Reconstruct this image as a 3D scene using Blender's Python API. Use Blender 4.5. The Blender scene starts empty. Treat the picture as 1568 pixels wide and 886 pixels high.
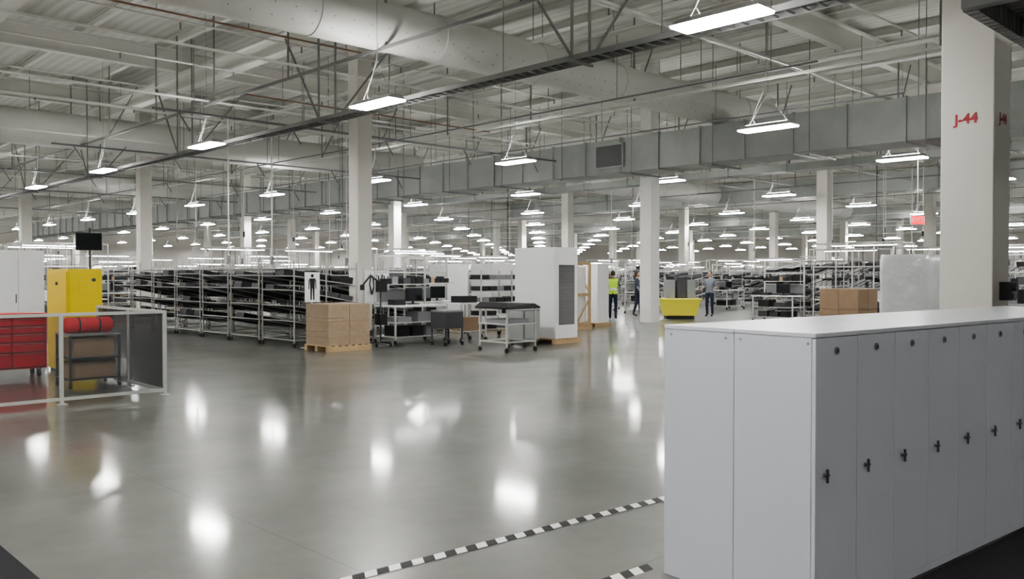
import bpy, math, random
from mathutils import Vector, Matrix
random.seed(7)
C = bpy.context.scene.collection

# ------------------------------------------------------------------ materials
MATS = {}
def mat(name, col, rough=.5, metal=0.0, var=.06, scale=2.5, bump=0.0, emit=0.0, bscale=30, spec=.5, coat=0):
    if name in MATS: return MATS[name]
    m = bpy.data.materials.new(name); m.use_nodes = True
    nt = m.node_tree; b = nt.nodes['Principled BSDF']
    b.inputs['Roughness'].default_value = rough
    b.inputs['Metallic'].default_value = metal
    b.inputs['Specular IOR Level'].default_value = spec
    b.inputs['Coat Weight'].default_value = coat
    tc = nt.nodes.new('ShaderNodeTexCoord')
    nz = nt.nodes.new('ShaderNodeTexNoise'); nz.inputs['Scale'].default_value = scale
    nz.inputs['Detail'].default_value = 4
    nt.links.new(tc.outputs['Object'], nz.inputs['Vector'])
    mx = nt.nodes.new('ShaderNodeMix'); mx.data_type = 'RGBA'
    mx.inputs[6].default_value = [max(0, c*(1-var)) for c in col] + [1]
    mx.inputs[7].default_value = [min(1, c*(1+var)) for c in col] + [1]
    nt.links.new(nz.outputs['Fac'], mx.inputs[0])
    nt.links.new(mx.outputs[2], b.inputs['Base Color'])
    if emit:
        b.inputs['Emission Color'].default_value = list(col)+[1]
        b.inputs['Emission Strength'].default_value = emit
    if bump:
        n2 = nt.nodes.new('ShaderNodeTexNoise'); n2.inputs['Scale'].default_value = bscale
        nt.links.new(tc.outputs['Object'], n2.inputs['Vector'])
        bp = nt.nodes.new('ShaderNodeBump'); bp.inputs['Strength'].default_value = bump
        bp.inputs['Distance'].default_value = .02
        nt.links.new(n2.outputs['Fac'], bp.inputs['Height'])
        nt.links.new(bp.outputs['Normal'], b.inputs['Normal'])
    MATS[name] = m
    return m

def floor_mat():
    m = bpy.data.materials.new('polished_concrete'); m.use_nodes = True
    nt = m.node_tree; b = nt.nodes['Principled BSDF']; N = nt.nodes.new; L = nt.links.new
    tc = N('ShaderNodeTexCoord')
    n1 = N('ShaderNodeTexNoise'); n1.inputs['Scale'].default_value = .5; n1.inputs['Detail'].default_value = 7
    n1.inputs['Roughness'].default_value = .6
    L(tc.outputs['Object'], n1.inputs['Vector'])
    r1 = N('ShaderNodeValToRGB')
    r1.color_ramp.elements[0].position = .25; r1.color_ramp.elements[0].color = (.092, .095, .087, 1)
    r1.color_ramp.elements[1].position = .78; r1.color_ramp.elements[1].color = (.168, .170, .156, 1)
    L(n1.outputs['Fac'], r1.inputs[0])
    n2 = N('ShaderNodeTexNoise'); n2.inputs['Scale'].default_value = 6; n2.inputs['Detail'].default_value = 6
    L(tc.outputs['Object'], n2.inputs['Vector'])
    mx = N('ShaderNodeMix'); mx.data_type = 'RGBA'; mx.blend_type = 'OVERLAY'; mx.inputs[0].default_value = .2
    L(r1.outputs[0], mx.inputs[6]); L(n2.outputs['Fac'], mx.inputs[7])
    br = N('ShaderNodeTexBrick'); br.offset = 0; br.inputs['Scale'].default_value = 1
    br.inputs['Brick Width'].default_value = 3.9; br.inputs['Row Height'].default_value = 3.9
    br.inputs['Mortar Size'].default_value = .006; br.inputs['Mortar Smooth'].default_value = .3
    br.inputs['Color1'].default_value = (1, 1, 1, 1); br.inputs['Color2'].default_value = (.88, .88, .88, 1)
    br.inputs['Mortar'].default_value = (.6, .6, .6, 1)
    mp = N('ShaderNodeMapping'); mp.inputs['Location'].default_value = (1.2, .9, 0)
    L(tc.outputs['Object'], mp.inputs[0]); L(mp.outputs[0], br.inputs['Vector'])
    m2 = N('ShaderNodeMix'); m2.data_type = 'RGBA'; m2.blend_type = 'MULTIPLY'; m2.inputs[0].default_value = 1
    L(mx.outputs[2], m2.inputs[6]); L(br.outputs['Color'], m2.inputs[7])
    L(m2.outputs[2], b.inputs['Base Color'])
    n3 = N('ShaderNodeTexNoise'); n3.inputs['Scale'].default_value = .9; n3.inputs['Detail'].default_value = 3
    L(tc.outputs['Object'], n3.inputs['Vector'])
    mr = N('ShaderNodeMapRange'); mr.inputs[1].default_value = .2; mr.inputs[2].default_value = .8
    mr.inputs[3].default_value = .30; mr.inputs[4].default_value = .42
    L(n3.outputs['Fac'], mr.inputs[0]); L(mr.outputs[0], b.inputs['Roughness'])
    mr2 = N('ShaderNodeMapRange'); mr2.inputs[1].default_value = .2; mr2.inputs[2].default_value = .8
    mr2.inputs[3].default_value = .070; mr2.inputs[4].default_value = .105
    L(n3.outputs['Fac'], mr2.inputs[0]); L(mr2.outputs[0], b.inputs['Coat Roughness'])
    b.inputs['Coat Weight'].default_value = .62
    n4 = N('ShaderNodeTexNoise'); n4.inputs['Scale'].default_value = 1.1; n4.inputs['Detail'].default_value = 0
    L(tc.outputs['Object'], n4.inputs['Vector'])
    bp = N('ShaderNodeBump'); bp.inputs['Strength'].default_value = .05; bp.inputs['Distance'].default_value = .01
    L(n4.outputs['Fac'], bp.inputs['Height']); L(bp.outputs[0], b.inputs['Coat Normal'])
    return m

def ribbed_mat(name, col, freq, axis='X', rough=.6, metal=0, strength=.8):
    m = bpy.data.materials.new(name); m.use_nodes = True
    nt = m.node_tree; b = nt.nodes['Principled BSDF']; N = nt.nodes.new; L = nt.links.new
    tc = N('ShaderNodeTexCoord'); w = N('ShaderNodeTexWave'); w.bands_direction = axis
    w.inputs['Scale'].default_value = freq
    L(tc.outputs['Object'], w.inputs['Vector'])
    cr = N('ShaderNodeValToRGB')
    cr.color_ramp.elements[0].position = .2; cr.color_ramp.elements[0].color = [c*.88 for c in col]+[1]
    cr.color_ramp.elements[1].position = .6; cr.color_ramp.elements[1].color = list(col)+[1]
    L(w.outputs['Fac'], cr.inputs[0]); L(cr.outputs[0], b.inputs['Base Color'])
    bp = N('ShaderNodeBump'); bp.inputs['Strength'].default_value = strength; bp.inputs['Distance'].default_value = .04
    L(w.outputs['Fac'], bp.inputs['Height']); L(bp.outputs[0], b.inputs['Normal'])
    b.inputs['Roughness'].default_value = rough; b.inputs['Metallic'].default_value = metal
    return m

def screen_mat(name, col, opacity):
    m = bpy.data.materials.new(name); m.use_nodes = True
    nt = m.node_tree; b = nt.nodes['Principled BSDF']; N = nt.nodes.new; L = nt.links.new
    b.inputs['Base Color'].default_value = list(col)+[1]; b.inputs['Roughness'].default_value = .45
    tc = N('ShaderNodeTexCoord'); nz = N('ShaderNodeTexNoise'); nz.inputs['Scale'].default_value = 3
    L(tc.outputs['Object'], nz.inputs['Vector'])
    mr = N('ShaderNodeMapRange'); mr.inputs[3].default_value = opacity-.04; mr.inputs[4].default_value = opacity+.04
    L(nz.outputs['Fac'], mr.inputs[0]); L(mr.outputs[0], b.inputs['Alpha'])
    return m

FLOOR = floor_mat()
WHITE = mat('white_enamel', (.86, .87, .87), .35, var=.03)
LOCK = mat('locker_grey_laminate', (.60, .62, .69), .42, var=.02, bump=.02, bscale=200)
LOCKTOP = mat('locker_top_laminate', (.64, .66, .71), .3, var=.02)
GAP = mat('shadow_gap_dark', (.10, .10, .11), .8)
HANDLE = mat('dark_handle_metal', (.13, .13, .14), .3, .8)
CHROME = mat('lock_chrome', (.35, .35, .36), .3, 1)
COLM = mat('column_paint', (.72, .70, .65), .55, var=.04, bump=.03)
COLW = mat('column_wrap_white', (.95, .95, .93), .25, var=.03, bump=.8, bscale=14)
STEEL = mat('ceiling_steel_paint', (.76, .76, .72), .6, var=.08, scale=.8)
STEELD = mat('strut_steel', (.25, .25, .245), .5, .2, var=.15)
PIPE = mat('pipe_white', (.78, .77, .73), .5)
ORANGE = mat('copper_pipe', (.30, .17, .11), .5, .2)
DUCT = mat('round_duct_paint', (.68, .68, .65), .5, var=.06, scale=.5, bump=.1, bscale=2)
DUCTDOT = mat('duct_holes', (.30, .30, .30), .7)
GALV = mat('galvanised_duct', (.41, .43, .42), .42, .3, var=.2, scale=1.5)
DECKM = ribbed_mat('roof_deck', (.66, .66, .62), 1.0, 'X', strength=.25)
MEZZ = ribbed_mat('mezzanine_corrugated', (.33, .33, .32), 2.2, 'X', .45, .2)
WALL = mat('wall_paint', (.45, .44, .41), .7)
LENS = mat('lamp_lens', (1.0, .985, .955), .4, var=0, emit=60)
UPFILL = mat('added_ceiling_fill_glow', (1.0, .985, .955), .4, var=0, emit=42)  # unseen glow added to brighten the ceiling
LED = mat('led_strip', (1.0, 1.0, 1.0), .4, var=0, emit=16)
LAMPH = mat('lamp_housing', (.45, .45, .45), .4, .2)
WIRE = mat('wire', (.28, .28, .28), .4, .4)
ALU = mat('aluminium_tube', (.60, .60, .58), .35, .35, var=.08)
RTUBE = mat('rack_tube_grey', (.44, .44, .425), .35, .35, var=.1)
ALUF = mat('fence_aluminium', (.55, .57, .54), .4, .2, var=.04)
BLACK = mat('black_plastic', (.014, .014, .016), .4)
DGREY = mat('dark_grey', (.06, .06, .068), .5)
MGREY = mat('mid_grey', (.24, .25, .26), .45)
CARD = mat('cardboard', (.34, .24, .155), .8, var=.12, scale=5)
CARD2 = mat('cardboard_wrapped', (.38, .29, .205), .28, var=.15, scale=8, bump=.4, bscale=9)
WOOD = mat('pallet_wood', (.52, .38, .22), .7, var=.2, scale=12)
YEL = mat('yellow_paint', (.85, .66, .03), .4, var=.05)
YEL2 = mat('yellow_tub_plastic', (.86, .79, .10), .4, var=.05)
RED = mat('red_paint', (.62, .015, .035), .35, var=.08)
REDF = mat('red_fabric', (.66, .04, .05), .8, bump=.4, bscale=12)
CARPET = mat('dark_carpet', (.018, .018, .022), .9, var=.3, scale=60, bump=.5, bscale=150)
TB = mat('tape_black', (.010, .010, .010), .5, spec=.2)
TW = mat('tape_white', (.80, .81, .78), .4)
MESH = screen_mat('fence_screen', (.10, .105, .11), .26)
MESH2 = screen_mat('fence_screen_dark', (.022, .024, .026), .56)
VENT = ribbed_mat('vent_grille', (.34, .34, .35), 14, 'Z', .5, .1)
WRAP = mat('stretch_wrap', (.78, .80, .82), .16, .1, var=.12, scale=4, bump=.9, bscale=5)
SIGNRED = mat('sign_red_paint', (.42, .05, .06), .6)
EXITM = mat('exit_sign_red', (1, .03, .04), .4, var=0, emit=1.0)
RUBBER = mat('rubber', (.03, .03, .03), .8)
SCREEN = mat('monitor_glass', (.01, .012, .015), .1)
SKIN = mat('skin', (.55, .33, .23), .5)
HAIR = mat('hair', (.03, .02, .015), .6)
VEST = mat('hi_vis_vest', (.55, .85, .06), .6)
VSTR = mat('vest_reflective', (.7, .7, .7), .3)
NAVY = mat('navy_trousers', (.02, .025, .05), .8)
SHIRT = mat('grey_shirt', (.22, .24, .28), .8)
SHIRT2 = mat('dark_shirt', (.04, .05, .07), .8)

# ------------------------------------------------------------------ mesh builder
class M:
    def __init__(s): s.v=[]; s.f=[]; s.mi=[]; s.sm=[]; s.ms=[]
    def m(s, mt):
        if mt not in s.ms: s.ms.append(mt)
        return s.ms.index(mt)
    def add(s, vs, fs, mt, smooth=False):
        o=len(s.v); s.v += [tuple(v) for v in vs]; k=s.m(mt)
        for f in fs:
            s.f.append([i+o for i in f]); s.mi.append(k); s.sm.append(smooth)
    def box(s, a, b, mt, xf=None):
        x0,y0,z0=a; x1,y1,z1=b
        vs=[Vector(p) for p in ((x0,y0,z0),(x1,y0,z0),(x1,y1,z0),(x0,y1,z0),(x0,y0,z1),(x1,y0,z1),(x1,y1,z1),(x0,y1,z1))]
        if xf: vs=[xf@v for v in vs]
        s.add(vs, [(0,3,2,1),(4,5,6,7),(0,1,5,4),(1,2,6,5),(2,3,7,6),(3,0,4,7)], mt)
    def cbox(s, c, d, mt, xf=None):
        s.box((c[0]-d[0]/2,c[1]-d[1]/2,c[2]-d[2]/2),(c[0]+d[0]/2,c[1]+d[1]/2,c[2]+d[2]/2),mt,xf)
    def beam(s, p, q, w, h, mt):
        p=Vector(p); q=Vector(q); d=q-p; L=d.length; z=d.normalized()
        up=Vector((0,0,1)) if abs(z.z)<.95 else Vector((1,0,0))
        x=up.cross(z).normalized(); y=z.cross(x)
        xf=Matrix.Translation(p)@Matrix((x,y,z)).transposed().to_4x4()
        s.box((-w/2,-h/2,0),(w/2,h/2,L),mt,xf)
    def cyl(s, p, q, r, mt, n=8, r2=None):
        p=Vector(p); q=Vector(q); d=q-p; z=d.normalized(); r2=r if r2 is None else r2
        up=Vector((0,0,1)) if abs(z.z)<.95 else Vector((1,0,0))
        x=up.cross(z).normalized(); y=z.cross(x)
        vs=[]
        for i in range(n):
            a=2*math.pi*i/n; vs.append(p+(x*math.cos(a)+y*math.sin(a))*r)
        for i in range(n):
            a=2*math.pi*i/n; vs.append(q+(x*math.cos(a)+y*math.sin(a))*r2)
        s.add(vs,[(i,(i+1)%n,n+(i+1)%n,n+i) for i in range(n)],mt,True)
        s.add(vs,[tuple(range(n-1,-1,-1)),tuple(range(n,2*n))],mt,False)
    def ball(s, c, r, mt, nu=12, nv=8):
        if not isinstance(r,(tuple,list)): r=(r,r,r)
        vs=[(c[0],c[1],c[2]-r[2])]
        for j in range(1,nv):
            t=-math.pi/2+math.pi*j/nv
            for i in range(nu):
                a=2*math.pi*i/nu
                vs.append((c[0]+r[0]*math.cos(t)*math.cos(a),c[1]+r[1]*math.cos(t)*math.sin(a),c[2]+r[2]*math.sin(t)))
        vs.append((c[0],c[1],c[2]+r[2])); fs=[]
        for i in range(nu):
            fs.append((0,1+(i+1)%nu,1+i))
            for j in range(nv-2):
                a=1+j*nu; fs.append((a+i,a+(i+1)%nu,a+nu+(i+1)%nu,a+nu+i))
            a=1+(nv-2)*nu; fs.append((a+i,a+(i+1)%nu,len(vs)-1))
        s.add(vs,fs,mt,True)
    def mesh(s, name):
        me=bpy.data.meshes.new(name); me.from_pydata(s.v,[],s.f)
        for mt in s.ms: me.materials.append(mt)
        me.polygons.foreach_set('material_index',s.mi); me.polygons.foreach_set('use_smooth',s.sm)
        me.update(); return me
    def ob(s, name, loc=(0,0,0), rot=0, parent=None, bevel=0):
        return inst(s.mesh(name),name,loc,rot,parent,bevel)
def inst(me,name,loc=(0,0,0),rot=0,parent=None,bevel=0):
    o=bpy.data.objects.new(name,me); C.objects.link(o); o.location=loc; o.rotation_euler[2]=rot
    if parent: o.parent=parent
    if bevel:
        b=o.modifiers.new('bevel','BEVEL'); b.width=bevel; b.segments=2; b.limit_method='ANGLE'
    return o
def text_mesh(txt,size,mt,depth=.002,off=.018):
    cu=bpy.data.curves.new('t','FONT'); cu.body=txt; cu.size=size; cu.extrude=depth; cu.offset=size*off
    cu.align_x='CENTER'; cu.align_y='CENTER'
    o=bpy.data.objects.new('t',cu); C.objects.link(o); bpy.context.view_layer.update()
    me=bpy.data.meshes.new_from_object(o.evaluated_get(bpy.context.evaluated_depsgraph_get()))
    bpy.data.objects.remove(o); me.materials.clear(); me.materials.append(mt); return me

# ------------------------------------------------------------------ room shell
X0,X1,Y0,Y1,ZC=-12,112,-12,112,8.8
b=M(); b.box((X0,Y0,-.2),(X1,Y1,0),FLOOR); b.ob('floor')
b=M(); b.box((X0,Y0,ZC),(X1,Y1,ZC+.2),DECKM); b.ob('ceiling')
for nm,a,c in (('wall_west',(X0-.3,Y0,0),(X0,Y1,ZC)),('wall_east',(X1,Y0,0),(X1+.3,Y1,ZC)),
               ('wall_south',(X0,Y0-.3,0),(X1,Y0,ZC)),('wall_north',(X0,Y1,0),(X1,Y1+.3,ZC))):
    b=M(); b.box(a,c,WALL); b.ob(nm)
# dark carpet: L shape, second leg follows the locker fronts
b=M(); b.box((-6,-8,0),(1.38,16,.008),CARPET)
fy=lambda x: 1.908-.0853*(x-3.814)-.012
P=[(1.38,-8),(10.5,-8),(10.5,fy(10.5)),(1.38,fy(1.38))]
b.add([(x,y,0) for x,y in P]+[(x,y,.008) for x,y in P],[(3,2,1,0),(4,5,6,7),(0,1,5,4),(1,2,6,5),(2,3,7,6),(3,0,4,7)],CARPET)
b.ob('dark_carpet')
def tape(p,q,w=.085,per=.155):
    b=M(); p=Vector(p); q=Vector(q); d=(q-p); L=d.length; d.normalize(); n=Vector((-d.y,d.x,0))
    i=0; s=0; sl=w*.5
    while s<L:
        e=s+per/2
        vs=[p+d*s, p+d*e, p+d*(e+sl)+n*w, p+d*(s+sl)+n*w]
        b.add([(v.x,v.y,.003) for v in vs],[(0,1,2,3)],TW if i%2 else TB); s=e; i+=1
    return b.ob('hazard_stripe_floor_tape')
tape((1.5,3.98,0),(9.5,3.44,0))
tape((1.5,3.05,0),(3.86,2.90,0))

# ------------------------------------------------------------------ ceiling structure
gy=[3.2-7.75,3.2]+[3.2+7.75*i for i in range(1,15)]
b=M()
for y in gy:
    if y>Y1-1: continue
    b.box((X0,y-.13,8.5),(X1,y+.13,8.56),STEEL); b.box((X0,y-.13,7.9),(X1,y+.13,7.95),STEEL); b.box((X0,y-.015,7.95),(X1,y+.015,8.5),STEEL)
b.ob('ceiling_girders')
b=M(); x=X0+1.2
while x<X1:
    b.box((x-.07,Y0,8.56),(x+.07,Y1,8.60),STEEL); b.box((x-.07,Y0,8.76),(x+.07,Y1,8.8),STEEL); b.box((x-.012,Y0,8.58),(x+.012,Y1,8.78),STEEL)
    x+=2.4
b.ob('ceiling_joists')
b=M()
for x in (-1,5.1,11.2,17.2,23.3,29.3,35.4,41.4,50,60,72,84,96):
    b.box((x-.16,Y0,7.30),(x+.16,Y1,7.34),STEEL); b.box((x-.16,Y0,7.75),(x+.16,Y1,7.80),STEEL); b.box((x-.02,Y0,7.34),(x+.02,Y1,7.75),STEEL)
    for yy in gy:
        if yy<Y1-1: b.box((x-.06,yy-.06,7.8),(x+.06,yy+.06,7.95),STEEL)
b.ob('ceiling_crossbeams')
b=M()
for x in (3,14.5,21,33,45,57,70,85,100):
    b.cyl((x,Y0,7.1),(x,Y1,7.1),.055,PIPE,8)
    for y in range(-10,110,6): b.cyl((x,y,7.1),(x,y,8.6),.012,WIRE,5)
y=-10.0
while y<110:
    b.cyl((X0,y,7.22),(X1,y,7.22),.028,PIPE,6)
    y+=3.6
    for x in range(-10,60,3): b.cyl((x,y,7.22),(x,y,7.05),.02,WIRE,5)
b.ob('sprinkler_piping')
b=M()
pts=[(6,17.6,7.0),(12,17.6,7.0),(12,24,7.0),(22,24,7.0)]
for p,q in zip(pts,pts[1:]): b.cyl(p,q,.022,ORANGE,8)
for x,yy in ((7,17.6),(9,17.6),(11.5,17.6),(12,21),(15,24),(18,24)): b.cyl((x,yy,7.0),(x,yy,8.6),.01,WIRE,5)
b.ob('copper_pipe_run')
LR=[-5.9,2.0,9.9,18.0,25.6,33.6]+[33.6+7.95*i for i in range(1,10)]
b=M()
for k,x in enumerate(LR):
    if x>X1-2: continue
    xx=x+.45
    b.beam((xx,Y0+.5,6.25),(xx,Y1-.5,6.25),.06,.06,STEEL if k%2 else STEELD)
    y=-9
    while y<108:
        b.beam((xx,y,6.25),(xx,y,8.56),.035,.035,STEELD)
        if random.random()<.4 : b.beam((xx,y,6.3),(xx+.9,y,8.0),.03,.03,STEELD)
        y+=3.9 if x<40 else 7.8
for y in (9.6,17.3,22.5,25,31,38,46,54,63,74,88):
    b.beam((X0+.5,y,6.32),(X1-.5,y,6.32),.05,.05,STEEL)
b.ob('unistrut_grid')
b=M(); R=random.Random(5)
for y in (20.4,28.0,36.0,44,57):
    b.cyl((8,y,5.55),(21.8,y,5.55),.03,MGREY,6)
    for x in range(9,22,3):
        b.cyl((x,y,5.55),(x,y,7.3),.012,WIRE,5)
        b.beam((x-.4,y,5.55),(x-.1,y,5.1),.03,.03,STEELD)
for x in (12.3,16.0,20.2,31.6,38,46): 
    b.cyl((x,8 if x<22 else 4,5.8),(x,60,5.8),.022,MGREY,6)
    for y in range(9,60,4): b.cyl((x,y,5.8),(x,y,7.3),.01,WIRE,5)
b.ob('electrical_conduit')
b=M(); x=10.75; z=5.2
for s in (-.17,.17): b.beam((x+s,-8,z),(x+s,75,z),.02,.09,STEELD)
y=-8
while y<75: b.beam((x-.17,y,z-.02),(x+.17,y,z-.02),.03,.02,STEELD); y+=.23 if y<30 else .6
for i in range(-1,10):
    y=9.5+7.75*i
    b.beam((x-.3,y,z-.06),(x+.3,y,z-.06),.04,.04,STEELD)
    for s in (-.22,.22): b.beam((x+s,y,z-.06),(x+s,y,8.6),.035,.035,STEELD)
    b.beam((x-.22,y,z),(x-.22,y+1.5,7.3),.035,.035,STEELD)
    b.beam((x+.22,y,z),(x+1.9,y,7.3),.035,.035,STEELD)
for k in range(3): b.cyl((x-.1+.09*k,-8,z+.03),(x-.1+.09*k,75,z+.03),.018,BLACK if k%2 else DGREY,6)
b.ob('cable_tray')
def rduct(y,x0,x1,r,z,dots=False):
    b=M(); b.cyl((x0,y,z),(x1,y,z),r,DUCT,40)
    b.ball((x1,y,z),(.28,r*.98,r*.98),DUCT,24,12)
    x=x0+2
    while x<x1:
        b.cyl((x-.03,y,z),(x+.03,y,z),r+.018,DUCT,40)
        b.cyl((x,y,z+r),(x,y,8.8),.012,WIRE,5); x+=3.05
    if dots:
        for a in (200,228,312,340):
            an=math.radians(a); n=Vector((0,math.cos(an),math.sin(an)))
            x=x0+.4
            while x<x1-.3:
                c=Vector((x,y,z))+n*(r-.004); b.cyl(c,c+n*.012,.014,DUCTDOT,6); x+=.42
    b.ob('round_air_duct')
rduct(14.7,-11.5,25.9,.5,6.75,True)
rduct(33.2,-11.5,25.6,.62,6.76,True)
rduct(51.2,-11.5,25.4,.62,6.76)
rduct(69,-11.5,25.2,.62,6.76)
rduct(28.8,31,62,.6,6.4)
rduct(47,31,70,.6,6.4)
rduct(9,31,62,.6,6.4)
b=M(); b.box((22.2,-11.5,5.0),(23.5,88,6.1),GALV)
y=-11
while y<88: b.box((22.15,y-.025,4.95),(23.55,y+.025,6.13),GALV); y+=1.52
y=-10
while y<88:
    for xx in (22.1,23.6): b.cyl((xx,y,4.9),(xx,y,8.8),.013,WIRE,5)
    b.beam((22.05,y,4.91),(23.65,y,4.91),.05,.05,STEELD); y+=3.04
for yy in (17.7,): b.box((22.10,yy,5.15),(22.2,yy+1.2,5.95),GALV); b.box((22.09,yy+.06,5.21),(22.10,yy+1.14,5.89),VENT)
b.ob('rectangular_trunk_duct')
b=M(); b.box((28.5,-11.5,5.35),(29.2,100,5.6),GALV)
y=-11
while y<100:
    b.box((28.47,y-.02,5.32),(29.23,y+.02,5.63),GALV)
    b.cyl((28.5,y,5.35),(28.5,y,8.8),.012,WIRE,5); y+=2.4
b.ob('flat_supply_duct')
for xx in (44.5,66,88):
    b=M(); b.box((xx,-11.5,5.9),(xx+1.2,100,6.9),GALV)
    y=-11
    while y<100: b.box((xx-.05,y-.03,5.85),(xx+1.25,y+.03,6.95),GALV); b.cyl((xx,y,6.9),(xx,y,8.8),.015,WIRE,5); y+=3
    b.ob('rectangular_trunk_duct')
b=M(); b.box((9.0,-8,4.42),(22,3.0,4.5),MEZZ); b.box((9.0,2.9,4.2),(22,3.02,4.42),MEZZ); b.box((8.9,-8,4.2),(9.02,3.0,4.5),STEELD)
for xx in (10.5,13,15.5,18,20.5): b.box((xx-.05,-8,4.22),(xx+.05,2.9,4.42),STEELD)
for xx,yy in ((13,-4),(20,-4),(20.2,2.6)): b.box((xx-.1,yy-.1,0),(xx+.1,yy+.1,4.22),STEELD)
b.ob('mezzanine_deck')

# ------------------------------------------------------------------ lamps
b=M(); L2,W2=.66,.2
b.box((-W2,-L2,0),(W2,L2,.03),LENS)
b.add([(-W2-.02,-L2-.02,.03),(W2+.02,-L2-.02,.03),(W2+.02,L2+.02,.03),(-W2-.02,L2+.02,.03),(-.1,-L2+.05,.13),(.1,-L2+.05,.13),(.1,L2-.05,.13),(-.1,L2-.05,.13)],
      [(0,3,2,1),(4,5,6,7),(0,1,5,4),(1,2,6,5),(2,3,7,6),(3,0,4,7)],LAMPH)
b.box((-.08,-.52,.131),(.08,.52,.136),UPFILL)  # glowing strip added on the housing top as ceiling fill
for s in (-1,1): b.cyl((0,s*.5,.12),(0,s*.06,.75),.004,WIRE,5)
b.cyl((0,0,.75),(0,0,3.5),.005,WIRE,5)
pts=[(0,.3,.13),(.05,.42,.3),(.1,.35,.55),(.12,.2,.9),(.1,.1,1.25)]
for p,q in zip(pts,pts[1:]): b.cyl(p,q,.007,LAMPH,5)
lamp=b.mesh('high_bay_light')
for x in LR:
    if x>X1-3: continue
    ys=[6.3-7.7*2,6.3-7.7,6.3,14.07,21.7,29.3,36.6]+[36.6+7.6*i for i in range(1,10)] if x==9.9 else [10.2-7.6*2,10.2-7.6,10.2,18.5,25.7,33.2]+[33.2+7.6*i for i in range(1,11)]
    for y in ys:
        if Y0+1<y<Y1-2: inst(lamp,'high_bay_light',(x,y,4.98))

# ------------------------------------------------------------------ columns
def column(x,y,s,mt=COLM,name='building_column',wrap=False):
    b=M(); h=s/2; b.box((x-h,y-h,0),(x+h,y+h,ZC),mt)
    if wrap: b.box((x-h-.015,y-h-.015,0),(x+h+.015,y+h+.015,5.2),COLW)
    else: b.box((x-h-.01,y-h-.01,0),(x+h+.01,y+h+.01,.15),DGREY)
    return b.ob(name,bevel=.012)
J=column(11.48,3.69,.6)
t=text_mesh('J-44',.165,SIGNRED,off=.03)
for xf in (Matrix.Translation((11.178,3.70,3.52))@Matrix.Rotation(-math.pi/2,4,'Z')@Matrix.Rotation(math.pi/2,4,'X'),
           Matrix.Translation((11.50,3.388,3.52))@Matrix.Rotation(math.pi/2,4,'X')):
    o=inst(t,'grid_label',parent=J); o.matrix_local=xf
b=M(); b.box((11.42,3.26,1.34),(11.62,3.39,1.56),BLACK); b.cyl((11.52,3.22,1.50),(11.52,3.26,1.50),.05,DGREY,16); b.box((11.45,3.24,1.36),(11.59,3.26,1.42),DGREY)
b.ob('wall_speaker',parent=J)
column(13.2,19.55,.45); column(13.1,34.3,.45); column(24.0,18.05,.45,COLW,wrap=True)
column(25.3,34.5,.45,COLW)
for x,y in ((37,33.7),(36.7,18.0),(13,50),(25.3,50),(37.3,50),(49,34),(49,18),(49.4,50),(61,18),(61,34),(61,50),(13,65.5),(25.3,65.5),(37.3,65.5),(49,65.5),(61,65.5),(37,2.8),(61,2.8),(49,2.8),(73,18),(73,34),(73,50),(85,34),(85,50),(73,65.5),(25,81),(49,81),(73,81),(85,65.5),(85,81),(97,34),(97,50),(97,66),(37,81),(61,81),(24.8,2.8)):
    column(x,y,.5)

# ------------------------------------------------------------------ lockers
ang=math.atan2(-.085,.996)
root=bpy.data.objects.new('locker_bank',None); C.objects.link(root); root.location=(3.814,1.908,0); root.rotation_euler[2]=ang
ND,DW,DEP,HT=12,.375,.92,1.374
b=M(); W=ND*DW
b.box((.012,.03,.03),(W,DEP/2-.004,HT-.03),LOCK)
b.box((.0,.022,.0),(.02,DEP/2-.0015,HT-.022),LOCK); b.box((0,DEP/2+.0015,.0),(.02,DEP,HT-.022),LOCK)
b.box((.012,DEP/2+.004,.03),(W,DEP-.01,HT-.03),LOCK)
b.box((.004,.028,0),(.01+W,DEP-.006,.03),GAP)
b.box((-.002,.0,HT-.022),(W,DEP/2-.001,HT),LOCKTOP); b.box((-.002,DEP/2+.001,HT-.022),(W,DEP,HT),LOCKTOP)
b.box((.006,.008,.006),(W,.03,.05),LOCK)
b.ob('carcass',parent=root,bevel=.003)
b=M()
for i in range(ND):
    b.box((i*DW+.002,0,.055),((i+1)*DW-.002,.021,HT-.025),LOCK)
b.ob('doors',parent=root,bevel=.0025)
b=M(); b.box((0.01,.021,.03),(W-.01,.03,HT-.024),GAP); b.ob('door_gap',parent=root)
b=M()
for i in range(ND):
    cx=i*DW+.075; z=.70
    b.cyl((cx,0,z),(cx,-.016,z),.009,CHROME,14)
    b.beam((cx,-.02,z+.03),(cx,-.02,z-.034),.010,.009,HANDLE)
    b.beam((cx-.036,-.026,z+.004),(cx+.004,-.026,z+.004),.009,.009,HANDLE)
    cx=i*DW+DW*.48; z=HT-.09
    b.cyl((cx,0,z),(cx,-.006,z),.019,CHROME,18); b.cyl((cx,-.006,z),(cx,-.009,z),.011,HANDLE,12)
b.ob('locks_and_handles',parent=root)
b=M()
for yy in (.04,DEP/2-.04,DEP/2+.05,DEP-.05): b.cyl((0,yy,HT-.05),(-.003,yy,HT-.05),.006,CHROME,8)
b.ob('screws',parent=root)

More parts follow.
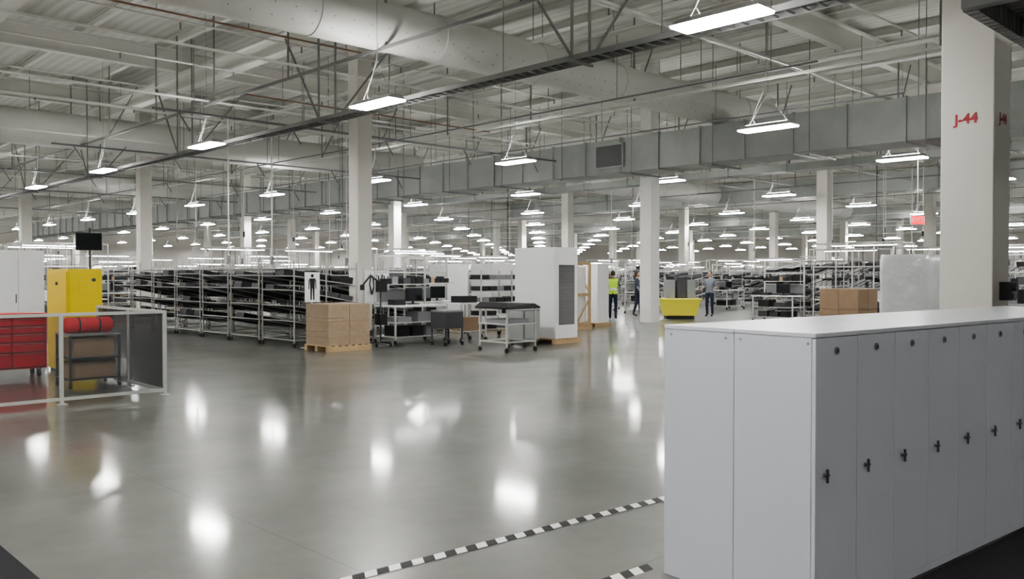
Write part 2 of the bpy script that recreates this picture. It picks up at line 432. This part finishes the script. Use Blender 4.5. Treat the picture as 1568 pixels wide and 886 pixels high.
# ------------------------------------------------------------------ fence
root=bpy.data.objects.new('machine_guard_fence',None); C.objects.link(root)
b=M(); g=M(); H=1.16; yF=11.8; xs=[4.77-1.31*i for i in range(5)]
def bay(p,q,mt):
    b.beam((*p,H-.02),(*q,H-.02),.04,.04,ALUF); b.beam((*p,.07),(*q,.07),.04,.04,ALUF)
    g.beam((p[0],p[1],H/2+.02),(q[0],q[1],H/2+.02),.004,H-.12,mt)
for i in range(4): bay((xs[i]-.02,yF),(xs[i+1]+.02,yF),MESH)
bay((4.77,yF+.02),(4.77,yF+1.28),MESH2); bay((4.77,yF+1.32),(4.77,yF+2.58),MESH2)
for x,y in [(x,yF) for x in xs]+[(4.77,yF+1.3),(4.77,yF+2.6)]:
    b.cbox((x,y,H/2),(.045,.045,H),ALUF); b.cbox((x,y,.006),(.12,.12,.012),ALUF)
b.ob('frame',parent=root); g.ob('screen_panels',parent=root)

b=M(); b.box((4.54,15.1,.06),(5.07,16.2,1.74),YEL); b.box((4.57,15.13,0),(5.04,16.17,.06),DGREY)
b.box((4.56,15.085,.10),(5.05,15.1,1.70),YEL)
b.box((4.525,15.14,.10),(4.54,16.16,1.70),YEL)
b.cyl((4.62,15.085,1.0),(4.62,15.05,1.0),.02,HANDLE,10); b.box((4.7,15.08,1.35),(4.95,15.086,1.55),YEL); b.cyl((4.93,15.085,1.56),(4.93,15.06,1.56),.03,HANDLE,12)
b.cyl((4.525,15.6,1.5),(4.50,15.6,1.5),.03,DGREY,10)
b.ob('yellow_safety_cabinet',bevel=.006)
b=M(); b.box((3.25,15.32,.14),(4.28,15.85,1.0),RED); b.box((3.27,15.312,.155),(4.26,15.32,.965),BLACK)  # black panel behind the drawers paints the shade in their gaps
for i,(z0,z1) in enumerate(((.17,.40),(.415,.56),(.575,.70),(.715,.82),(.835,.95))):
    for a,c in ((3.28,3.76),(3.775,4.25)):
        b.box((a,15.295,z0),(c,15.312,z1),RED); b.beam((a+.03,15.285,z1-.02),(c-.03,15.285,z1-.02),.010,.010,CHROME)
b.box((3.24,15.30,1.0),(4.29,15.87,1.03),RED)
for x in (3.35,4.18):
    for y in (15.4,15.77): b.cyl((x-.02,y,.06),(x+.02,y,.06),.06,RUBBER,14); b.cbox((x,y,.13),(.07,.07,.03),CHROME)
b.ob('red_tool_chest',bevel=.004)
b=M()
for x in (4.02,4.70):
    for y in (13.3,13.9): b.cbox((x,y,.43),(.03,.03,.7),DGREY); b.cyl((x-.015,y,.04),(x+.015,y,.04),.04,RUBBER,10)
for z in (.12,.42,.76): b.box((4.0,13.28,z),(4.72,13.92,z+.025),DGREY if z!=.76 else MGREY)
b.box((4.05,13.34,.145),(4.66,13.86,.37),CARD); b.box((4.08,13.34,.445),(4.64,13.86,.72),CARD)
b.ob('utility_cart',bevel=.003)
b=M(); b.cyl((4.06,13.6,.90),(4.66,13.6,.90),.115,REDF,18); b.ball((4.06,13.6,.90),(.06,.11,.11),REDF); b.ball((4.66,13.6,.90),(.06,.11,.11),REDF)
for x in (4.22,4.5): b.cyl((x-.012,13.6,.90),(x+.012,13.6,.90),.119,BLACK,18)
b.ob('red_duffel_bag')
b=M(); b.box((5.0,22.0,.05),(6.1,22.6,2.2),WHITE); b.box((5.02,21.98,.1),(5.54,22.0,2.17),WHITE); b.box((5.56,21.98,.1),(6.08,22.0,2.17),WHITE); b.box((5.05,22.03,0),(6.05,22.57,.05),DGREY)
b.box((5.50,21.96,1.0),(5.52,21.98,1.2),HANDLE)
b.ob('tall_white_cabinet',bevel=.005)

# ------------------------------------------------------------------ factory furniture meshes
ACC=[BLACK,BLACK,BLACK,DGREY,MGREY,WHITE,BLACK,CARD]
ACR=[BLACK,BLACK,BLACK,DGREY,DGREY]
def casters(b,pts):
    for x,y in pts:
        b.cyl((x-.014,y,.05),(x+.014,y,.05),.05,RUBBER,10); b.cbox((x,y,.11),(.05,.05,.03),CHROME)
def flow_rack(seed,H=2.05,slope=1):
    R=random.Random(seed); b=M(); W,D=1.46,1.66; t=.03
    P=[(sx*D/2,sy*W/2) for sx in (-1,0,1) for sy in (-1,1)]
    for x,y in P: b.cyl((x,y,.1),(x,y,H-R.random()*.25),t/2+.003,RTUBE,6)
    casters(b,[P[0],P[1],P[4],P[5]])
    for z in (.16,H-.27):
        for sy in (-1,1): b.cyl((-D/2,sy*W/2,z),(D/2,sy*W/2,z),t/2,RTUBE,6)
        for sx in (-1,0,1): b.cyl((sx*D/2,-W/2,z),(sx*D/2,W/2,z),t/2,RTUBE,6)
    lev=[.42,.78,1.14,1.50] if H<2.2 else [.45,.9,1.35,1.8]
    for z in lev:
        dz=(.11+R.random()*.08)*slope; zL=z+dz; zR=z-dz
        for sy in (-1,1): b.cyl((-D/2,sy*W/2,zL),(D/2,sy*W/2,zR),t/2,RTUBE,6)
        for sx,zz in ((-1,zL),(1,zR)): b.cyl((sx*D/2,-W/2,zz),(sx*D/2,W/2,zz),t/2,RTUBE,6)
        for k in range(7):
            y=-W/2+.1+k*(W-.2)/6; b.beam((-D/2,y,zL+.01),(D/2,y,zR+.01),.025,.02,DGREY)
        an=math.atan2(zR-zL,D)
        for lane in range(3):
            y=-W/2+.26+lane*.47; n=R.randint(1,4)
            mt=R.choice(ACR); hh=R.choice((.06,.10,.15))
            for k in range(n):
                xx=D/2-.25-k*.40
                if xx<-D/2+.2: break
                zz=z-dz*(xx/(D/2))+.025
                xf=Matrix.Translation((xx,y,zz))@Matrix.Rotation(-an,4,'Y')
                b.box((-.18,-.2,0),(.18,.2,hh),mt,xf); b.box((-.17,-.19,hh),(.17,.19,hh+.004),DGREY,xf)
    return b.mesh('flow_rack')
RACKS=[flow_rack(i) for i in range(4)]; RACKT=[flow_rack(10+i,2.4,-1) for i in range(3)]
def workstation(seed):
    R=random.Random(seed); b=M(); W,D=1.5,.8
    for sx in (-1,1):
        for sy in (-1,1): b.beam((sx*W/2,sy*D/2,.1),(sx*W/2,sy*D/2,2.15 if sy>0 else .9),.04,.04,ALU)
    casters(b,[(sx*W/2,sy*D/2) for sx in (-1,1) for sy in (-1,1)])
    b.box((-W/2-.03,-D/2-.03,.88),(W/2+.03,D/2+.03,.92),WHITE)
    for z in (.16,.5): b.box((-W/2,-D/2,z),(W/2,D/2,z+.02),ALU)
    for z in (1.3,1.7,2.1): b.beam((-W/2,D/2,z),(W/2,D/2,z),.035,.035,ALU)
    b.box((-W/2+.05,D/2+.02,.98),(W/2-.05,D/2+.035,1.27),MGREY)
    for sx in (-1,1): b.beam((sx*W/2,D/2,2.1),(sx*W/2,-D/2+.1,2.2),.035,.035,ALU)
    b.beam((-W/2,-D/2+.12,2.18),(W/2,-D/2+.12,2.18),.06,.04,WHITE); b.box((-W/2+.1,-D/2+.10,2.145),(W/2-.1,-D/2+.14,2.158),LED)
    b.box((-W/2,D/2-.32,1.40),(W/2,D/2,1.42),ALU)
    x=-W/2+.1
    while x<W/2-.15:
        w=R.uniform(.1,.22); b.box((x,D/2-.28,1.42),(x+w,D/2-.05,1.42+R.uniform(.1,.2)),R.choice(ACC)); x+=w+.03
    b.box((-.1,.05,1.0),(.4,.08,1.32),BLACK); b.box((-.08,.045,1.02),(.38,.05,1.30),SCREEN); b.beam((.15,.1,.92),(.15,.1,1.1),.04,.04,BLACK); b.box((.03,0,.92),(.27,.18,.935),BLACK)
    for k in range(3): xx=-.6+k*.42; b.box((xx,-.3,.18),(xx+.34,.25,.18+R.uniform(.15,.28)),R.choice(ACC))
    for k in range(2): xx=-.6+k*.6; b.box((xx,-.3,.52),(xx+.4,.2,.52+R.uniform(.1,.25)),R.choice(ACC))
    b.box((-.6,-.2,.92),(-.3,.1,1.0+R.random()*.1),R.choice(ACC))
    return b.mesh('assembly_workstation')
WS=[workstation(i+30) for i in range(3)]
def shelf(seed):
    R=random.Random(seed); b=M(); W,D,H=1.6,.6,2.0
    for sx in (-1,1):
        for sy in (-1,1): b.beam((sx*W/2,sy*D/2,0),(sx*W/2,sy*D/2,H),.04,.04,MGREY)
    for z in (.15,.6,1.05,1.5,1.95):
        b.box((-W/2,-D/2,z),(W/2,D/2,z+.03),MGREY)
        if z>1.9: continue
        x=-W/2+.05
        while x<W/2-.25:
            w=R.uniform(.18,.4)
            if x+w>W/2: break
            b.box((x,-D/2+.05,z+.03),(x+w,D/2-.05,z+.03+R.uniform(.12,.36)),R.choice([CARD,WHITE,BLACK,DGREY,MGREY,CARD,BLACK,BLACK])); x+=w+.03
    return b.mesh('storage_shelving')
SH=[shelf(i+50) for i in range(3)]
def gantry():
    b=M(); W,D,H=2.6,1.6,2.65
    for sx in (-1,0,1):
        for sy in (-1,1): b.cyl((sx*W/2,sy*D/2,0),(sx*W/2,sy*D/2,H),.022,ALU,6)
    for z in (H,1.9):
        for sy in (-1,1): b.cyl((-W/2,sy*D/2,z),(W/2,sy*D/2,z),.02,ALU,6)
        for sx in (-1,0,1): b.cyl((sx*W/2,-D/2,z),(sx*W/2,D/2,z),.02,ALU,6)
    b.box((-W/2+.2,-.05,H-.06),(W/2-.2,.05,H-.02),WHITE); b.box((-W/2+.25,-.03,H-.07),(W/2-.25,.03,H-.06),LED)
    b.box((-W/2,-D/2+.1,.8),(W/2,D/2-.1,.84),WHITE); b.box((-W/2,-D/2+.1,.3),(W/2,D/2-.1,.33),ALU)
    for k in range(4): b.box((-1.1+k*.6,-.3,.84),(-.75+k*.6,.2,1.0+.12*(k%3)),[BLACK,WHITE,MGREY,BLACK][k])
    for k in range(3): b.box((-1.1+k*.8,-.4,.33),(-.6+k*.8,.4,.6),[BLACK,MGREY,CARD][k])
    for k in range(5): b.cyl((-1+k*.5,0,H),(-1+k*.5,0,1.7+.1*(k%2)),.008,BLACK,5); b.cyl((-1+k*.5,0,1.7),(-1+k*.5,0,1.5),.025,DGREY,8)
    return b.mesh('assembly_gantry_bench')
GT=gantry()
def wcab(w,d,h,vent=False):
    b=M(); z=.14
    for yy in (-d/2-.06,-.05,d/2-.04): b.box((-w/2-.08,yy,0),(w/2+.08,yy+.1,.10),WOOD)
    k=-w/2-.08
    while k<w/2: b.box((k,-d/2-.08,.10),(k+.1,d/2+.08,.125),WOOD); k+=.15
    b.box((-w/2,-d/2,z-.015),(w/2,d/2,h),WHITE)
    b.box((-w/2-.012,-d/2+.03,z+.05),(-w/2,d/2-.03,h-.04),WHITE)
    if vent:
        b.box((-w/2+.12,-d/2-.012,h-1.85),(w/2-.12,-d/2,h-.42),VENT)
    return b.mesh('white_equipment_cabinet')
def floor_pallet(b,x0,y0,x1,y1):
    for yy in (y0,(y0+y1)/2-.05,y1-.1): b.box((x0,yy,0),(x1,yy+.1,.11),WOOD)
    n=7
    for i in range(n):
        a=x0+(x1-x0-.1)*i/(n-1); b.box((a,y0,.11),(a+.1,y1,.135),WOOD)
def boxstack(nx,ny,nz,w,d,h,mt,slip=True):
    b=M(); W=nx*w; D=ny*d; floor_pallet(b,-W/2-.02,-D/2-.02,W/2+.02,D/2+.02)
    for i in range(nx):
        for j in range(ny):
            for k in range(nz): b.box((-W/2+i*w+.004,-D/2+j*d+.004,.137+k*h),(-W/2+(i+1)*w-.004,-D/2+(j+1)*d-.004,.137+(k+1)*h-.004),mt)
    if slip:
        for k in range(2):
            z=.3+.35*k; b.box((-W/2-.002,-D/2-.002,z),(W/2+.002,D/2+.002,z+.012),CARD)
    return b

boxstack(2,1,3,.53,.915,.295,CARD2).ob('pallet_of_cardboard_boxes',(10.36,16.22,0),bevel=.006)
b=M()
b.beam((0,0.02,0),(0,0.02,1.7),.03,.03,ALU); b.box((-.2,-.15,0),(.2,.18,.02),ALU)
b.box((-.19,-.01,1.03),(.19,0,1.70),WHITE)
F=-.013
b.cyl((0,-.01,1.62),(0,F,1.62),.038,BLACK,18)
b.add([(-.07,F,1.56),(.07,F,1.56),(.055,F,1.34),(-.055,F,1.34)],[(0,3,2,1)],BLACK)
for s in (-1,1):
    b.add([(s*.005,F,1.34),(s*.055,F,1.34),(s*.05,F,1.08),(s*.02,F,1.08)],[(0,1,2,3) if s<0 else (0,3,2,1)],BLACK)
    b.add([(s*.07,F,1.56),(s*.095,F,1.52),(s*.10,F,1.32),(s*.078,F,1.32)],[(0,1,2,3) if s<0 else (0,3,2,1)],BLACK)
b.ob('ergonomics_poster_stand',(10.2,17.02,0))
for i in range(7): inst(RACKS[i%4],'flow_rack',(10.75,18.05+1.62*i,0))
for i in range(5): inst(RACKS[(i+2)%4],'flow_rack',(14.6,21.2+1.62*i,0))
for i in range(5): inst(RACKS[(i+1)%4],'flow_rack',(17.4,22.2+1.62*i,0))
for x,y in ((15.2,30.9),(18.4,30.9),(9.0,30.9)): inst(GT,'assembly_gantry_bench',(x,y,0))
b=M()
for k in range(5):
    a=k*2*math.pi/5; b.beam((0,0,.1),(.28*math.cos(a),.28*math.sin(a),.08),.035,.03,BLACK); b.cyl((.28*math.cos(a)-.012,.28*math.sin(a),.035),(.28*math.cos(a)+.012,.28*math.sin(a),.035),.035,RUBBER,8)
b.cyl((0,0,.1),(0,0,1.5),.02,DGREY,8); b.box((-.15,-.05,1.25),(.15,-.02,1.5),BLACK); b.box((-.1,-.12,.5),(.1,.1,.75),BLACK)
b.beam((0,0,1.45),(-.35,-.1,1.62),.03,.03,BLACK); b.beam((-.35,-.1,1.62),(-.6,-.15,1.4),.03,.03,BLACK); b.cyl((-.6,-.15,1.42),(-.6,-.15,1.3),.05,BLACK,12)
b.ob('rolling_inspection_stand',(11.55,16.3,0))
inst(WS[0],'assembly_workstation',(12.75,16.75,0))
b=M(); b.box((-.35,-.02,.9),(.35,.02,1.75),WHITE)
for s in (-1,1): b.beam((s*.37,0,.1),(s*.37,0,1.85),.035,.035,ALU); b.beam((s*.37,-.3,.1),(s*.37,.3,.1),.035,.035,ALU)
casters(b,[(s*.37,t*.3) for s in (-1,1) for t in (-1,1)])
for k in range(3):
    x=-.18+.17*k; pts=[(x,-.04,1.65),(x-.05,-.05,1.4),(x+.02,-.05,1.15),(x+.08,-.05,1.35),(x+.05,-.04,1.62)]
    for p,q in zip(pts,pts[1:]): b.cyl(p,q,.016,BLACK,6)
b.ob('hose_board_cart',(12.55,17.9,0))
b=M()
for sx in (-.4,.4):
    for sy in (-.3,.3): b.beam((sx,sy,.1),(sx,sy,.95),.035,.035,ALU)
casters(b,[(sx,sy) for sx in (-.4,.4) for sy in (-.3,.3)])
b.box((-.43,-.33,.93),(.43,.33,.96),WHITE); b.box((-.4,-.3,.25),(.4,.3,.27),ALU); b.box((-.3,-.2,.27),(.25,.2,.6),CARD); b.box((-.3,-.2,.96),(.2,.2,1.12),BLACK)
b.ob('frame_table',(13.95,16.1,0))
b=M()
for sx in (-.25,.25):
    for sy in (-.25,.25): b.beam((sx,sy,.1),(sx,sy,.8),.03,.03,DGREY)
casters(b,[(sx,sy) for sx in (-.25,.25) for sy in (-.25,.25)])
b.box((-.27,-.27,.4),(.27,.27,.78),DGREY); b.box((-.27,-.27,.78),(.27,.27,.82),MGREY)
b.ob('grey_rolling_bin',(12.9,15.55,0))
b=M()
for sx in (-.42,.42):
    for sy in (-.42,.42): b.beam((sx,sy,.1),(sx,sy,.92),.035,.035,ALU)
casters(b,[(sx,sy) for sx in (-.42,.42) for sy in (-.42,.42)])
for z in (.22,.6): 
    for s in (-.42,.42): b.beam((-.42,s,z),(.42,s,z),.03,.03,ALU); b.beam((s,-.42,z),(s,.42,z),.03,.03,ALU)
for k in range(6): b.beam((-.42,-.35+.14*k,.6),(.42,-.35+.14*k,.6),.02,.02,ALU)
b.box((-.5,-.5,.92),(.5,.5,.96),BLACK)
b.add([(-.5,-.5,.96),(.5,-.5,.96),(.5,.5,.96),(-.5,.5,.96),(-.42,-.42,1.06),(.40,-.42,1.03),(.40,.42,1.03),(-.42,.42,1.06)],[(4,5,6,7),(0,1,5,4),(1,2,6,5),(2,3,7,6),(3,0,4,7)],BLACK)
b.box((-.35,-.35,.61),(.3,.3,.70),MGREY)
b.ob('rolling_cart_with_black_tray',(12.85,13.45,0),bevel=.004)
b=M(); b.box((-.26,-.26,.12),(.26,.26,.84),MGREY); b.box((-.24,-.275,.16),(.24,-.26,.80),GALV); b.box((-.275,-.24,.16),(-.26,.24,.80),GALV); casters(b,[(s*.2,t*.2) for s in (-1,1) for t in (-1,1)])
b.ob('stainless_side_cabinet',(14.15,14.25,0),bevel=.004)
inst(wcab(.79,1.375,2.3,True),'white_equipment_cabinet',(15.3,14.65,0),bevel=.006)
for x,y,w,d,h in ((17.7,19.2,.9,.9,1.97),(16.6,19.9,.9,.8,1.95),(19.0,19.4,.8,.8,1.95),(21.0,17.85,.55,.5,1.98)):
    inst(wcab(w,d,h),'white_equipment_cabinet',(x,y,0),bevel=.006)
inst(WS[1],'assembly_workstation',(15.0,18.6,0))
for x,y in ((15.6,17.0),(17.1,17.4)):
    b=M(); W,D,H=1.1,.5,1.75
    for sx in (-1,1):
        for sy in (-1,1): b.beam((sx*W/2,sy*D/2,.1),(sx*W/2,sy*D/2,H),.03,.03,ALU)
    casters(b,[(sx*W/2,sy*D/2) for sx in (-1,1) for sy in (-1,1)])
    for z in (.2,.55,.9,1.2,1.5):
        b.box((-W/2,-D/2,z),(W/2,D/2,z+.02),ALU)
        for k in range(4): 
            if random.random()<.8: b.box((-W/2+.03+k*.27,-D/2-.02,z+.02),(-W/2+.26+k*.27,D/2-.06,z+.14),random.choice([BLACK,BLACK,MGREY,DGREY]))
    b.ob('bin_rack',(x,y,0))
b=M(); w=.3; h=2.02
for sx in (-1,1):
    for sy in (-1,1): b.box((sx*w-.035,sy*w-.035,.137),(sx*w+.035,sy*w+.035,h),WOOD)
for z in (.14,1.0,h-.09):
    for s in (-1,1): b.box((-w,s*w-.05,z),(w,s*w-.035,z+.09),WOOD); b.box((s*w-.05,-w,z),(s*w-.035,w,z+.09),WOOD)
for s in (-1,1): b.beam((-w,s*(w+.04),.2),(w,s*(w+.04),1.0),.02,.06,WOOD); b.beam((s*(w+.04),-w,1.05),(s*(w+.04),w,1.9),.02,.06,WOOD)
floor_pallet(b,-.36,-.36,.36,.36); b.box((-.2,-.2,.14),(.22,.22,1.85),WHITE)
b.ob('wooden_crate',(19.4,17.35,0))
b=M(); a,c=.72,.58
b.add([(-c,-.4,.12),(c,-.4,.12),(c,.4,.12),(-c,.4,.12),(-a,-.5,.74),(a,-.5,.74),(a,.5,.74),(-a,.5,.74)],[(0,3,2,1),(4,5,6,7),(0,1,5,4),(1,2,6,5),(2,3,7,6),(3,0,4,7)],YEL2)
b.box((-a-.03,-.53,.70),(a+.03,.53,.76),YEL2); b.box((-.5,-.35,0),(.5,.35,.12),BLACK)
for k in range(3): b.box((-.5+.38*k,-.3,.76),(-.2+.38*k,.3,1.45+.1*(k%2)),MGREY if k!=1 else DGREY)
b.ob('yellow_spill_tub',(26.95,18.9,0),rot=-.78,bevel=.01)
boxstack(2,2,2,.62,.55,.56,CARD,False).ob('pallet_of_cardboard_boxes',(23.4,10.75,0),bevel=.006)
b=M(); floor_pallet(b,-.55,-.5,.55,.5)
n=40; rows=14; vs=[]; R=random.Random(3)
for j in range(rows+1):
    z=.137+1.9*j/rows
    for i in range(n):
        t=2*math.pi*i/n; c,s=math.cos(t),math.sin(t); k=(abs(c)**8+abs(s)**8)**(-1/8)
        r=k*(1+R.uniform(-.014,.014)-(.03 if j==rows else 0)); vs.append((.53*r*c,.48*r*s,z))
b.add(vs,[(j*n+i,j*n+(i+1)%n,(j+1)*n+(i+1)%n,(j+1)*n+i) for j in range(rows) for i in range(n)]+[tuple(range(rows*n,rows*n+n))],WRAP,True)
b.ob('stretch_wrapped_pallet',(17.5,6.75,0))
b=M(); b.box((-.2,-.03,0),(.2,.03,.26),WHITE); b.box((-.185,-.034,.015),(.185,-.03,.245),EXITM); b.cyl((0,0,.26),(0,0,5.5),.012,WIRE,6)
e=b.ob('exit_sign',(26.0,9.9,3.1),rot=-.75)
o=inst(text_mesh('EXIT',.17,WHITE),'exit_letters',parent=e); o.matrix_local=Matrix.Translation((0,-.036,.13))@Matrix.Rotation(math.pi/2,4,'X')
b=M(); b.cyl((0,0,0),(0,0,3.0),.03,DGREY,8); b.box((-.3,-.3,0),(.3,.3,.03),DGREY); b.box((-.36,-.1,2.35),(.36,-.04,2.85),BLACK); b.box((-.34,-.105,2.37),(.34,-.1,2.83),SCREEN)
b.ob('overhead_monitor',(8.6,26.6,0),rot=-.6)
for x,y,z0 in ((11.75,24.3,2.2),(13.0,24.0,2.2),(16,24.5,2.2),(19,37.9,2.4),(31,25.5,2.4),(33.6,13,2.7)):
    b=M(); b.box((-.016,-.016,z0),(.016,.016,6.25),PIPE); b.box((-.04,-.04,z0-.25),(.04,.04,z0),MGREY); b.ob('power_drop_pole',(x,y,0))
R=random.Random(21)
b=M()
for i in range(46):
    x=R.uniform(12,45); y=R.uniform(22,56)
    if i%3==0: x=R.uniform(29,50); y=R.uniform(4,17)
    z0=R.uniform(2.7,3.4); b.cyl((x,y,z0),(x,y,7.3),.014,R.choice([PIPE,DGREY,PIPE]),5); b.cyl((x,y,z0-.2),(x,y,z0),.04,R.choice([BLACK,MGREY]),8)
b.ob('overhead_air_hose_drops')

for i in range(7): inst(RACKT[i%3],'flow_rack',(30.2,6.3+1.62*i,0))
for i in range(4): inst(GT,'assembly_gantry_bench',(33.6,5.5+3.3*i,0),math.pi/2)
for i,(x,y) in enumerate(((21.4,5.9),(21.8,8.2),(27.4,9.2),(27.6,12.2),(27.6,15.2))):
    inst([WS[0],SH[1],WS[2],GT,WS[1]][i],['assembly_workstation','storage_shelving','assembly_workstation','assembly_gantry_bench','assembly_workstation'][i],(x,y,0),-math.pi/2 if i not in (3,) else math.pi/2)

cols=[(13.1,34.3),(25.3,34.5),(37,33.7),(36.7,18),(13,50),(25.3,50),(37.3,50),(49,34),(49,18),(49.4,50),(61,18),(61,34),(61,50),(13,65.5),(25.3,65.5),(37.3,65.5),(49,65.5),(61,65.5),(37,2.8),(61,2.8),(49,2.8),(24.8,2.8),(73,18),(73,34),(73,50),(85,34),(85,50),(73,65.5),(25,81),(49,81),(73,81),(85,65.5),(85,81),(97,34),(97,50),(97,66),(37,81),(61,81)]
CAB=wcab(1.0,.8,1.95); CAB2=wcab(1.3,.8,2.2)
kinds=[(RACKS,'flow_rack',1.0),(RACKT,'flow_rack',1.0),(WS,'assembly_workstation',.9),(SH,'storage_shelving',.9),([GT],'assembly_gantry_bench',1.4),([CAB,CAB2],'white_equipment_cabinet',.7)]
R=random.Random(11)
def zone(x0,y0,x1,y1,px,py,skip=.15,wt=(5,3,6,2,5,1)):
    x=x0
    while x<=x1:
        y=y0
        while y<=y1:
            if R.random()>skip and all(abs(x-c[0])>1.8 or abs(y-c[1])>1.3 for c in cols):
                k=R.choices(range(6),wt)[0]; ms,nm,_=kinds[k]
                inst(R.choice(ms),nm,(x,y,0),R.choice((0,math.pi)) if k!=4 else 0)
            y+=py
        x+=px
zone(21.4,23.0,23.0,31,3,2.4)
zone(6.0,33.2,10,60,3.1,2.5); zone(9.5,36.5,23,60,3.2,2.5); zone(10.5,63,23,84,4,3.2)
zone(29.5,22.5,58,60,3.3,2.6,.18); zone(36.5,5.5,58,16,3.3,2.6,.18); zone(39,20,44,21,3.3,2.4)
zone(36.5,-8,58,2,4,3,.3); zone(64,5,104,90,5.0,4.2,.3); zone(29,64,58,95,4.5,3.6,.3)

# ------------------------------------------------------------------ people
def skin_mesh(vs,es,rs):
    me=bpy.data.meshes.new('sk'); me.from_pydata(vs,es,[]); o=bpy.data.objects.new('sk',me); C.objects.link(o)
    o.modifiers.new('s','SKIN'); 
    for i,r in enumerate(rs): me.skin_vertices[0].data[i].radius=r if isinstance(r,tuple) else (r,r)
    me.skin_vertices[0].data[0].use_root=True
    s=o.modifiers.new('u','SUBSURF'); s.levels=2; s.render_levels=2
    bpy.context.view_layer.update()
    out=bpy.data.meshes.new_from_object(o.evaluated_get(bpy.context.evaluated_depsgraph_get())); bpy.data.objects.remove(o)
    return out
def person(loc,rot,top,name='worker',walk=.0,arm=0,hair=HAIR,longhair=False):
    b=M()
    w=walk
    V=[(0,0,.96),(0,.0,1.12),(0,-.01,1.32),(0,0,1.47),(0,-.005,1.55)]; Rr=[(.15,.11),(.135,.10),(.165,.11),(.07,.065),(.052,.055)]
    E=[(0,1),(1,2),(2,3),(3,4)]
    hands=[]
    for s in (-1,1):
        i=len(V); sw=s*w
        aw=-sw*.6
        el=(s*.235,.03-aw*.3,1.15); wr=(s*.245,-.05-aw*.9-arm*.2,.92+arm*.18); hd=(s*.245,-.075-aw-arm*.25,.86+arm*.2)
        V+= [(s*.17,0,1.43),el,wr]; Rr+=[(.07,.065),(.047,.047),(.03,.032)]
        E+= [(2,i),(i,i+1),(i+1,i+2)]
        i=len(V)
        V+= [(s*.095,0,.88),(s*.105,-.03-sw*.25,.50),(s*.105,.02-sw*.5,.10),(s*.115,-.15-sw*.5,.045)]
        Rr+=[(.098,.10),(.062,.064),(.043,.047),(.042,.035)]
        E+= [(0,i),(i,i+1),(i+1,i+2),(i+2,i+3)]
        hands.append((s,Vector(wr),Vector(hd)))
    me=skin_mesh(V,E,Rr)
    vs=[v.co.copy() for v in me.vertices]
    groups={}
    for p in me.polygons:
        c=p.center
        if c.z<.115: mt=BLACK
        elif c.z<.93 and abs(c.x)<.215: mt=NAVY
        elif c.z>1.50: mt=SKIN
        elif abs(c.x)>.20 and c.z<1.18: mt=SKIN if arm else SHIRT
        elif top is VEST and (abs(c.z-1.1)<.035): mt=VSTR
        elif top is VEST and abs(c.x)>.19: mt=SHIRT2
        else: mt=top
        groups.setdefault(mt,[]).append(tuple(p.vertices))
    for mt,fs in groups.items(): b.add(vs,fs,mt,True)
    for s,wr,hd in hands:
        d=(hd-wr).normalized(); side=Vector((0,-1,0)); side=(side-d*side.dot(d)).normalized(); n=d.cross(side)
        HV=[wr,wr+d*.05,wr+d*.09]; HR=[(.022,.028),(.018,.038),(.014,.034)]; HE=[(0,1),(1,2)]
        for k,(off,ln) in enumerate(((-.027,.060),(-.009,.074),(.009,.080),(.027,.070))):
            base=wr+d*.09+side*off; i=len(HV); curl=n*(-s)*.012
            HV+=[base,base+d*ln*.55+curl*.6,base+d*ln+curl*2]; HR+=[(.009,.009),(.0085,.0085),(.007,.007)]; HE+=[(2,i),(i,i+1),(i+1,i+2)]
        i=len(HV); HV+=[wr+d*.04+side*.035,wr+d*.075+side*.052,wr+d*.10+side*.055]; HR+=[(.012,.012),(.010,.010),(.008,.008)]; HE+=[(1,i),(i,i+1),(i+1,i+2)]
        hm=skin_mesh([tuple(v) for v in HV],HE,HR)
        b.add([v.co.copy() for v in hm.vertices],[tuple(p.vertices) for p in hm.polygons],SKIN,True)
    hz=1.655; nu,nv=20,16; o0=len(b.v); b.ball((0,-.01,hz),(.076,.095,.118),SKIN,nu,nv)
    for i in range(o0,len(b.v)):
        x,y,z=b.v[i]; t=(z-hz)/.118
        if t<0: x*=1+t*.28; y=y+ (t*.012 if y<0 else t*-.02)
        if y<-.085 and abs(x)<.02 and -.3<t<.12: y-=.02
        b.v[i]=(x,y,z)
    b.ball((0,-.118,hz-.02),(.012,.018,.02),SKIN,8,6)
    for s in (-1,1):
        b.ball((s*.078,.0,hz-.005),(.01,.02,.032),SKIN,8,6); b.ball((s*.03,-.092,hz+.012),(.013,.009,.008),WHITE,8,6); b.ball((s*.03,-.099,hz+.012),(.006,.004,.006),BLACK,8,6)
    b.ball((0,-.098,hz-.062),(.024,.006,.006),REDF,8,6)
    b.ball((0,.015,hz+.022),(.086,.098,.112),hair,20,12)
    if longhair: b.ball((0,.06,hz-.08),(.07,.045,.13),hair,14,10)
    return b.ob(name,loc,rot)
for o in (person((24.35,19.95,.0),2.2,VEST,walk=.12), person((26.8,20.75,.0),.6,SHIRT2,walk=.25,longhair=True), person((28.7,18.7,0),-1.3,SHIRT,arm=1)):
    o.location.z=.012

# ------------------------------------------------------------------ camera / world
cd=bpy.data.cameras.new('camera'); cam=bpy.data.objects.new('camera',cd); C.objects.link(cam)
cd.sensor_width=36; cd.lens=1320/1568*36; cd.clip_end=500
cam.location=(0,0,1.65); cam.rotation_euler=(math.radians(89.0),0,-math.radians(43.99))
bpy.context.scene.camera=cam
w=bpy.data.worlds.new('world'); bpy.context.scene.world=w; w.use_nodes=True
w.node_tree.nodes['Background'].inputs[0].default_value=(.5,.5,.5,1); w.node_tree.nodes['Background'].inputs[1].default_value=.3
vs=bpy.context.scene.view_settings; vs.view_transform='AgX'; vs.exposure=.95
try: vs.look='AgX - Medium High Contrast'
except Exception: pass
